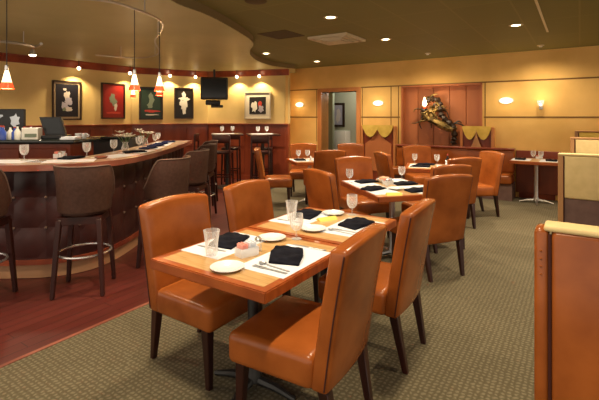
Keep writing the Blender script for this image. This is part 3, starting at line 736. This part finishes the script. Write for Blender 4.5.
put('knife', TA(2.03, -1.29, MZ), RZ + R(92), 'knife beyond the big black napkin on the nearest table')
put('knife', TA(1.71, -1.74, MZ), RZ + R(272), 'knife between near tumbler and black napkin')
put('fork', TA(2.46, -1.29, MZ), RZ + R(90), 'fork left of the napkin at the right setting of the second table')
put('spoon', TA(2.42, -1.30, MZ), RZ + R(84), 'spoon left of the napkin at the right setting of the second table')
put('knife', TA(2.47, -1.73, MZ), RZ + R(272), 'knife at the left setting of the second table')
# middle table
put('placemat', t3(.17, .34), r3 + R(90), 'white placemat at the near left of the middle table')
put('placemat', t3(.62, .30), r3 + R(90), 'white placemat at the near right of the middle table')
put('placemat', t3(.17, .82), r3 + R(90), 'white placemat at the far left of the middle table')
put('placemat', t3(.62, .82), r3 + R(90), 'white placemat at the far right of the middle table')
nap(t3(.14, .42, MZ), r3 + .5, 'black napkin nearest the left chair of the middle table')
nap(t3(.54, .22, MZ), r3 + .2, 'black napkin at the near right of the middle table')
nap(t3(.26, .88, MZ), r3 + .3, 'black napkin at the far left of the middle table')
nap(t3(.62, .64, MZ), r3 + .1, 'black napkin at the right of the middle table, beyond its neighbour')
put('goblet', t3(.05, .88, MZ), 0, 'goblet at the left edge of the middle table')
put('goblet', t3(.74, .95, MZ), 0, 'goblet at the far right of the middle table')
put('card', t3(.20, .08), r3 - .2, 'yellow green menu card at the near corner of the middle table')
put('caddy', t3(.42, .66), r3 + .5, 'white sugar caddy at the centre of the middle table')
put('salt', t3(.36, .56), 0, 'white salt shaker beside the caddy on the middle table')
put('plate', t3(.36, .36), 0, 'white plate near the yellow card on the middle table')
put('plate', t3(.50, .94), 0, 'white plate at the far end of the middle table')
def basket():
    t = thing('bread_basket', 'white bowl heaped with pinkish bread rolls on the middle table', 'bowl', t3(.44, .80), 0)
    obj('bowl', LT([(0, 0), (.04, 0), (.07, .03), (.078, .045), (.073, .045), (.038, .008), (0, .008)], 24), 'china', t)
    M['bun'] = mat('bread_crust', (.72, .42, .27), .7)
    for k in range(4):
        a = k*1.6; bm = LT([(0, -.025), (.02, -.02), (.03, 0), (.022, .018), (0, .024)], 12); obj('bread_roll', bm, 'bun', t, (.033*math.cos(a), .033*math.sin(a), .045))
basket()
# back table
put('placemat', t4(.20, .40), r4 + R(90), 'white placemat at the left of the back table')
put('placemat', t4(.60, .40), r4 + R(90), 'white placemat at the right of the back table')
nap(t4(.22, .30, MZ), r4, 'black napkin at the near left of the back table'); nap(t4(.29, .60, MZ), r4, 'black napkin at the far left of the back table')
put('goblet', t4(.12, .72, MZ), 0, 'left goblet on the back table'); put('goblet', t4(.46, .68, MZ), 0, 'right goblet on the back table')
put('salt', t4(.60, .60, MZ), 0, 'white salt shaker on the back table')
t = thing('sauce_bottle', 'dark bottle with red cap on the back table', 'bottle', t4(.62, .72, MZ))
obj('body', LT([(0, 0), (.03, 0), (.032, .02), (.032, .08), (.014, .11), (.012, .14), (0, .14)], 16), 'black', t); obj('cap', LT([(.013, .14), (.014, .165), (0, .168)], 12), 'redlabel', t)
# far wall table
put('placemat', rm(8.33, -.85, Z), ga, 'white placemat at the left of the far wall table'); put('placemat', rm(8.33, -.42, Z), ga, 'white placemat at the right of the far wall table')
nap(rm(8.35, -.87, MZ), ga, 'black napkin at the left of the far wall table'); nap(rm(8.35, -.40, MZ), ga, 'black napkin at the right of the far wall table')
put('goblet', rm(8.45, -.68, MZ), 0, 'left goblet on the far wall table'); put('goblet', rm(8.42, -.56, Z), 0, 'right goblet on the far wall table')
put('caddy', rm(8.62, -.60, Z), RZ, 'white sugar caddy at the wall side of the far wall table')
# corner table
put('placemat', t6(.17, .40), r6 + R(90), 'white placemat at the left of the corner table'); put('placemat', t6(.50, .40), r6 + R(90), 'white placemat at the right of the corner table')
nap(t6(.16, .38, MZ), r6 + R(90), 'black napkin at the left of the corner table')
put('goblet', t6(.20, .64, MZ), 0, 'left goblet on the corner table'); put('goblet', t6(.36, .60, MZ), 0, 'right goblet on the corner table'); put('salt', t6(.34, .30, Z), 0, 'white salt shaker on the corner table')

# ------------------------------------------------------------------ bar
outer = smooth_path([(-4.6, 3.72, 0), (-3.6, 3.72, 0), (-2.68, 3.74, 0), (-2.26, 3.80, 0), (-1.95, 4.00, 0), (-1.79, 4.35, 0), (-1.74, 4.9, 0), (-1.77, 5.6, 0), (-1.85, 6.6, 0), (-1.98, 7.7, 0)], 6)
def offset(path, d):
    out = []
    for i, p in enumerate(path):
        t_ = (path[min(i+1, len(path)-1)] - path[max(i-1, 0)]).normalized(); out.append(Vector((p.x - t_.y*d, p.y + t_.x*d, 0)))
    return out
def strip(path, d0, d1, z0, z1, bm=None):
    bm = bm or bmesh.new(); A = offset(path, d0); Bq = offset(path, d1); rows = []
    for p, q in zip(A, Bq): rows.append([bm.verts.new((p.x, p.y, z0)), bm.verts.new((p.x, p.y, z1)), bm.verts.new((q.x, q.y, z1)), bm.verts.new((q.x, q.y, z0))])
    for r0, r1 in zip(rows, rows[1:]):
        for k in range(4): bm.faces.new((r0[k], r0[(k+1)%4], r1[(k+1)%4], r1[k]))
    bm.faces.new(rows[0][::-1]); bm.faces.new(rows[-1]); return bm
bar = thing('bar_counter', 'curved bar with stone top, rosewood edge and tufted oxblood front', 'bar')
obj('countertop', strip(outer, .03, .58, 1.045, 1.07), 'bartop', bar)
bm = strip(outer, -.012, .03, 1.015, 1.070)
obj('edge_band', bm, 'baredge', bar)
obj('front_body', strip(outer, .14, .52, .16, 1.045), 'barpanel', bar)
obj('kick_base', strip(outer, .16, .50, 0, .16), 'barkick', bar)
obj('base_moulding', strip(outer, .125, .15, .13, .175), 'cherry', bar)
# tufted pads with buttons: one padded square per cell
front = offset(outer, .14); L_ = [0]
for p, q in zip(front, front[1:]): L_.append(L_[-1] + (q - p).length)
def at(s):
    for i in range(len(L_)-1):
        if L_[i+1] >= s:
            f_ = (s - L_[i])/(L_[i+1]-L_[i]); return front[i].lerp(front[i+1], f_), (front[i+1]-front[i]).normalized()
    return front[-1], (front[-1]-front[-2]).normalized()
bm = bmesh.new(); bb = bmesh.new(); cs = .28; ns = int(L_[-1]/cs)
for k in range(ns):
    for zz in range(3):
        z0 = .19 + zz*.283; z1 = z0 + .28; n = 4; g = []
        for i in range(n+1):
            p, d_ = at(cs*k + .003 + (cs-.006)*i/n); nn = Vector((d_.y, -d_.x, 0)); row = []
            for j in range(n+1):
                bulge = .024*(math.sin(math.pi*i/n)*math.sin(math.pi*j/n))**.5
                row.append(bm.verts.new((p.x + nn.x*bulge, p.y + nn.y*bulge, z0 + (z1-z0)*j/n)))
            g.append(row)
        for i in range(n):
            for j in range(n): bm.faces.new((g[i][j], g[i+1][j], g[i+1][j+1], g[i][j+1]))
        p, d_ = at(cs*k); nn = Vector((d_.y, -d_.x, 0)); c = Vector((p.x, p.y, z1)) + nn*.006
        if zz < 2: bmesh.ops.create_icosphere(bb, subdivisions=1, radius=.014, matrix=Matrix.Translation(c))
obj('tufted_padding', bm, 'barpanel', bar); obj('tuft_button', bb, 'stooltrim', bar)['kind'] = 'stuff'
# stools
def make_stool():
    t = thing('bar_stool', 'x', 'bar stool', group='taupe barrel back stools along the bar')
    obj('seat', LT([(0, .66), (.17, .66), (.195, .68), (.20, .72), (.185, .755), (.12, .77), (0, .772)], 28), 'stoolfab', t)
    bm = bmesh.new(); rows = []; n = 30
    def prof(ang):
        k = min(1, max(0, (abs(ang) - 68)/57)); return 1.09 - .30*(k*k*(3-2*k))
    for i in range(n+1):
        ang = -125 + 250*i/n; a = R(-90 + ang); zt = prof(ang); row = []
        for (r_, z_) in ((.212, .70), (.220, .85), (.236, zt - .012), (.23, zt), (.21, zt), (.203, zt - .012), (.19, .85), (.188, .70)):
            fl = .0; row.append(bm.verts.new(((r_+fl)*math.cos(a)*1.0, (r_+fl)*math.sin(a), z_ if z_ != .85 else (.70 + zt)/2)))
        rows.append(row)
    for r0, r1 in zip(rows, rows[1:]):
        for k in range(8): bm.faces.new((r0[k], r0[(k+1)%8], r1[(k+1)%8], r1[k]))
    bm.faces.new(rows[0][::-1]); bm.faces.new(rows[-1]); obj('backrest', bm, 'stoolfab', t, angle=60)
    bm = bmesh.new(); pts = []
    for i in range(n+1):
        ang = -125 + 250*i/n; a = R(-90 + ang); pts.append((.235*math.cos(a), .235*math.sin(a), prof(ang) - .003))
    tube(bm, pts, .007, 6); obj('piping', bm, 'stooltrim', t)
    obj('seat_frame', B((-.17, .17, -.17, .17, .60, .66)), 'legwood', t)
    for sx in (-1, 1):
        for sy in (-1, 1): obj('leg', leg_bm(sx*.195, sy*.195, 0, sx*.155, sy*.155, .64, .016, .022), 'legwood', t)
    bm = bmesh.new(); n = 32; tube(bm, [(.21*math.cos(2*math.pi*i/n), .21*math.sin(2*math.pi*i/n), .33) for i in range(n+1)], .010, 8); obj('foot_ring', bm, 'chrome', t)
    P_('stool', t)
make_stool()
for x, y, f, lb in ((-2.62, 3.40, 95, 'bar stool cut by the left edge of the view'), (-1.88, 3.68, 101, 'bar stool with its full back towards us at the near bar curve'),
                    (-1.36, 4.30, 162, 'bar stool right behind the nearest left dining chair'), (-1.37, 5.25, 172, 'third bar stool round the curve, its back in side view'),
                    (-1.50, 6.35, 178, 'bar stool second from the far end of the bar'), (-1.66, 7.3, 180, 'bar stool at the far end of the bar')):
    put('stool', (x, y, 0), face(f), lb)
# bar place settings
BZ = 1.07; bz = 1.0722
for x, y, rz, lb in ((-2.82, 4.05, 0, 'white placemat at the left edge of the bar'), (-2.25, 4.12, R(20), 'white placemat on the bar behind the full back stool'), (-2.02, 4.62, R(75), 'white placemat on the bar curve'), (-2.0, 5.2, R(88), 'white placemat on the straight bar side, nearest one'),
                     (-2.05, 5.8, R(95), 'white placemat midway on the straight bar side'), (-2.14, 6.4, R(98), 'white placemat on the far half of the bar'), (-2.26, 7.0, R(100), 'white placemat furthest along the bar')):
    put('placemat', (x, y, BZ), rz, lb)
for x, y, rz, k, lb in ((-2.0, 5.1, .8, 'napkin', 'black napkin on the bar beside the goblets'), (-2.05, 5.7, 1.4, 'blue_napkin', 'navy napkin midway along the bar'), (-2.12, 6.2, 1.4, 'blue_napkin', 'navy napkin on the far half of the bar'), (-2.18, 6.6, 1.5, 'blue_napkin', 'navy napkin just before the last placemat'),
                        (-2.22, 7.12, 1.5, 'blue_napkin', 'navy napkin furthest along the bar'), (-2.36, 4.35, 1.5, 'napkin', 'small black napkin beside the bar caddy')):
    nap((x, y, bz), rz, lb, k)
for x, y, lb in ((-2.72, 4.15, 'goblet alone at the left of the bar'), (-2.28, 4.50, 'goblet on the bar above the full back stool'), (-2.22, 5.02, 'goblet beside the black napkin on the bar'), (-2.2, 5.75, 'goblet before the lilies on the bar'), (-2.3, 6.1, 'goblet between the lily vases'), (-2.32, 6.75, 'goblet on the far half of the bar'), (-2.46, 7.3, 'goblet furthest along the bar')):
    put('goblet', (x, y, bz), 0, lb)
put('caddy', (-2.52, 4.42, BZ), .2, 'white sugar caddy on the bar by the little black napkin'); put('shaker', (-2.44, 4.28, BZ), 0, 'pepper shaker on the bar beside the caddy')
tag(obj('ash_dish', LT([(0, 0), (.05, 0), (.07, .02), (.066, .022), (.045, .006), (0, .006)], 20), 'baredge', None, (-2.06, 4.36, bz)), 'small reddish brown dish on the bar curve', 'dish')
tag(obj('blue_coaster', rbox(-.06, .06, -.06, .06, 0, .004, .0015, 1), 'palebottle', None, (-2.53, 4.05, BZ)), 'pale blue card lying on the near bar top', 'coaster')
def lilies():
    t = thing('lily_vase', 'x', 'flower vase')
    obj('vase', LT([(0, 0), (.03, 0), (.035, .03), (.022, .08), (.03, .10), (.026, .10), (.018, .08), (.028, .03), (0, .01)], 16), 'glass', t)
    rr = random.Random(4); bl = bmesh.new(); st = bmesh.new()
    for k in range(7):
        a = k*.9; c = Vector((.075*math.cos(a)*(.4+.6*rr.random()), .075*math.sin(a), .15 + .07*rr.random()))
        tube(st, [(0, 0, .03), (c.x*.4, c.y*.4, .1), c], .003, 5)
        fl = bmesh.new()
        for j in range(6):
            b = j*math.pi/3; d = Vector((math.cos(b), math.sin(b), .45)); s_ = Vector((-math.sin(b), math.cos(b), 0))
            v = [fl.verts.new(c + q) for q in (Vector((0,0,0)), d*.025 + s_*.012, d*.05, d*.025 - s_*.012)]
            w_ = [fl.verts.new(x.co + Vector((0, 0, .003))) for x in v]
            fl.faces.new(v); fl.faces.new(w_[::-1])
            for q in range(4): fl.faces.new((v[q], v[(q+1)%4], w_[(q+1)%4], w_[q]))
        obj('lily', fl, 'petal', t)
    obj('stems', st, 'leaf', t); P_('lily', t)
lilies()
for p, q, lb in (((-2.24, 5.4, BZ), 0, 'glass vase of white lilies nearest on the bar'), ((-2.36, 6.42, BZ), 1.1, 'second vase of white lilies further along the bar')):
    put('lily', p, q, lb).scale = (1.35, 1.35, 1.1)

# service island inside the bar
t = thing('back_counter', 'cherry service counter with black stone top inside the bar', 'counter')
obj('body', B((-6.2, -2.92, 5.35, 5.95, 0, 1.16)), 'cherry', t)
obj('worktop', rbox(-6.25, -2.84, 5.28, 6.0, 1.16, 1.21, .01, 2), 'blacktop', t)
for x in (-3.5, -4.1): obj('cabinet_door', rbox(x, x + .54, 5.33, 5.35, .12, 1.1, .008, 1), 'cherry', t)
t = thing('bar_fridge', 'black bottle cooler standing between the back counter and the bar', 'cooler')
obj('body', rbox(-3.12, -2.56, 6.3, 6.9, 0, 1.17, .01, 2), 'black', t)
obj('worktop', rbox(-3.15, -2.53, 6.26, 6.93, 1.17, 1.205, .008, 2), 'blacktop', t)
bm = bmesh.new(); tube(bm, [(-2.64, 6.26, .5), (-2.64, 6.26, 1.0)], .01); obj('handle', bm, 'metal', t)
KZ = 1.21
t = thing('point_of_sale_terminal', 'tilted black till terminal on the back counter', 'till', (-3.27, 5.6, KZ), R(12))
bm = bmesh.new(); poly = [(-.17, .07), (.13, .03), (.17, .30), (-.20, .36)]
prismy(bm, [(-.10, .05), (.15, .05), (.09, .29), (-.17, .29)], -.03, .03); obj('monitor', bm, 'black', t)
bm = bmesh.new(); prismy(bm, [(-.08, .07), (.125, .07), (.075, .27), (-.145, .27)], -.034, -.03); obj('screen', bm, 'screen', t)
obj('stand', rbox(-.12, .18, -.12, .12, 0, .05, .01, 2), 'black', t)
t = thing('display_screen', 'wide dark bar display with blue white shapes at the left edge', 'screen', (-3.98, 5.75, KZ))
obj('housing', rbox(-.30, .22, -.02, .03, .05, .40, .008, 1), 'black', t)
for k, q in enumerate(((-.15, .30, .07, .04), (-.2, .2, .06, .05), (.10, .24, .06, .09))):
    bm = bmesh.new(); blob(bm, *q, -.026, 2 + 3*k); obj('display_image', bm, 'palebottle', t)
obj('stand', B((-.1, .1, -.08, .08, 0, .05)), 'black', t)
def bottle():
    for nm, m_ in (('b1', 'bluebottle'), ('b2', 'palebottle'), ('b3', 'white')):
        t = thing('liquor_bottle', 'x', 'bottle'); obj('body', LT([(0, 0), (.035, 0), (.037, .02), (.037, .12), (.014, .165), (.013, .2), (0, .2)], 16), m_, t)
        obj('cap', LT([(.014, .2), (.015, .225), (0, .226)], 12), 'redlabel' if nm != 'b3' else 'black', t); P_(nm, t)
bottle()
for i, (x, y, k, lb) in enumerate(((-4.12, 5.5, 'b2', 'pale bottle furthest left on the back counter'), (-4.02, 5.45, 'b3', 'white bottle second from the left on the back counter'), (-3.92, 5.5, 'b1', 'tall deep blue bottle, left of the pale one'), (-3.82, 5.42, 'b2', 'pale bottle just right of the leftmost blue bottle'),
    (-3.73, 5.5, 'b1', 'deep blue bottle midway in the row on the back counter'), (-3.64, 5.42, 'b3', 'white bottle beside the white box'), (-3.58, 5.6, 'b2', 'pale bottle behind the white bottle by the box'),
    (-3.87, 5.62, 'b3', 'white bottle in the back row behind the tall blue one'), (-3.69, 5.63, 'b2', 'pale bottle in the back row, right of its white neighbour'), (-3.96, 5.38, 'b2', 'pale bottle at the front edge of the back counter, leftmost there'), (-3.77, 5.34, 'b1', 'deep blue bottle at the front edge of the back counter'))):
    o = put(k, (x, y, KZ), 0, lb, None); o.scale = (1, 1, .72 + .12*((i*3) % 4)/3)
t = thing('white_box', 'open white box of papers beside the till', 'box', (-3.47, 5.45, KZ), R(6))
obj('carton', rbox(-.10, .10, -.06, .06, 0, .15, .004, 1), 'white', t); obj('printed_panel', B((-.06, .085, -.0625, -.06, .03, .075)), 'fig_green', t)
tag(obj('paper_stack', B((-.09, .09, -.09, .09, 0, .02), (-.08, .10, -.08, .10, .02, .035)), 'paper', None, (-2.97, 5.44, KZ), .1), 'short stack of white papers at the right end of the back counter', 'papers')
for x, lb in ((-3.06, 'white cup on the back counter, left one'), (-2.97, 'white cup at the right end of the back counter')):
    t = thing('coffee_cup', lb, 'cup', (x, 5.8, KZ)); obj('bowl', LT([(0, 0), (.022, 0), (.036, .03), (.038, .065), (.035, .065), (.02, .006), (0, .006)], 16), 'china', t)
    bm = bmesh.new(); tube(bm, smooth_path([(.034, 0, .055), (.06, 0, .045), (.055, 0, .02), (.03, 0, .018)], 4), .004, 6); obj('handle', bm, 'china', t)

# ------------------------------------------------------------------ pub tables by the bar room wall
def pub(x, y, lb):
    t = thing('pub_table', lb, 'table', (x, y, 0), .2, 'tall pub tables')
    obj('tabletop', rbox(-.33, .33, -.33, .33, 1.11, 1.145, .01, 2), 'legwood', t)
    obj('column', LT([(0, .04), (.04, .05), (.035, 1.11), (0, 1.11)], 12), 'darkmetal', t)
    obj('base', LT([(0, 0), (.26, 0), (.25, .02), (.05, .04), (0, .04)], 20), 'darkmetal', t)
pub(-1.55, 9.0, 'tall dark pub table under the television'); pub(-.78, 8.9, 'tall dark pub table under the white framed picture')
def pstool():
    t = thing('pub_stool', 'x', 'stool', group='tall dark stools round the pub tables')
    obj('seat', rbox(-.19, .19, -.18, .19, .76, .82, .02, 3), 'legwood', t)
    obj('backrest', rbox(-.18, .18, -.20, -.17, .98, 1.14, .012, 2), 'legwood', t)
    for sx in (-1, 1):
        obj('leg', leg_bm(sx*.18, .18, 0, sx*.165, .165, .77, .015, .018), 'legwood', t)
        obj('rear_leg', leg_bm(sx*.18, -.2, 0, sx*.165, -.185, 1.12, .015, .016), 'legwood', t)
    obj('rung', B((-.17, .17, -.195, -.175, .3, .325)), 'legwood', t); obj('rung', B((-.17, .17, .165, .185, .3, .325)), 'legwood', t); P_('pub', t)
pstool()
for x, y, f, lb in ((-2.02, 9.0, 0, 'dark pub stool left of the table under the television'), (-1.55, 8.5, 90, 'dark pub stool in front of the table under the television'),
                    (-.78, 8.42, 92, 'dark pub stool in front of the table under the white picture'), (-.80, 9.42, -90, 'dark pub stool behind the table under the white picture'), (-1.55, 9.5, -90, 'dark pub stool behind the table under the television')):
    put('pub', (x, y, 0), face(f), lb)
for x, y, lb in ((-1.66, 9.0, 'goblet on the pub table under the television'), (-1.45, 9.1, 'right hand goblet on the pub table under the television'), (-.88, 8.9, 'left goblet on the pub table under the white picture'), (-.7, 8.95, 'right goblet on the pub table under the white picture')):
    put('goblet', (x, y, 1.145), 0, lb)
put('placemat', (-1.6, 8.85, 1.145), .2, 'white placemat on the pub table under the television')
put('placemat', (-.78, 8.78, 1.145), .2, 'white placemat on the pub table under the white picture')
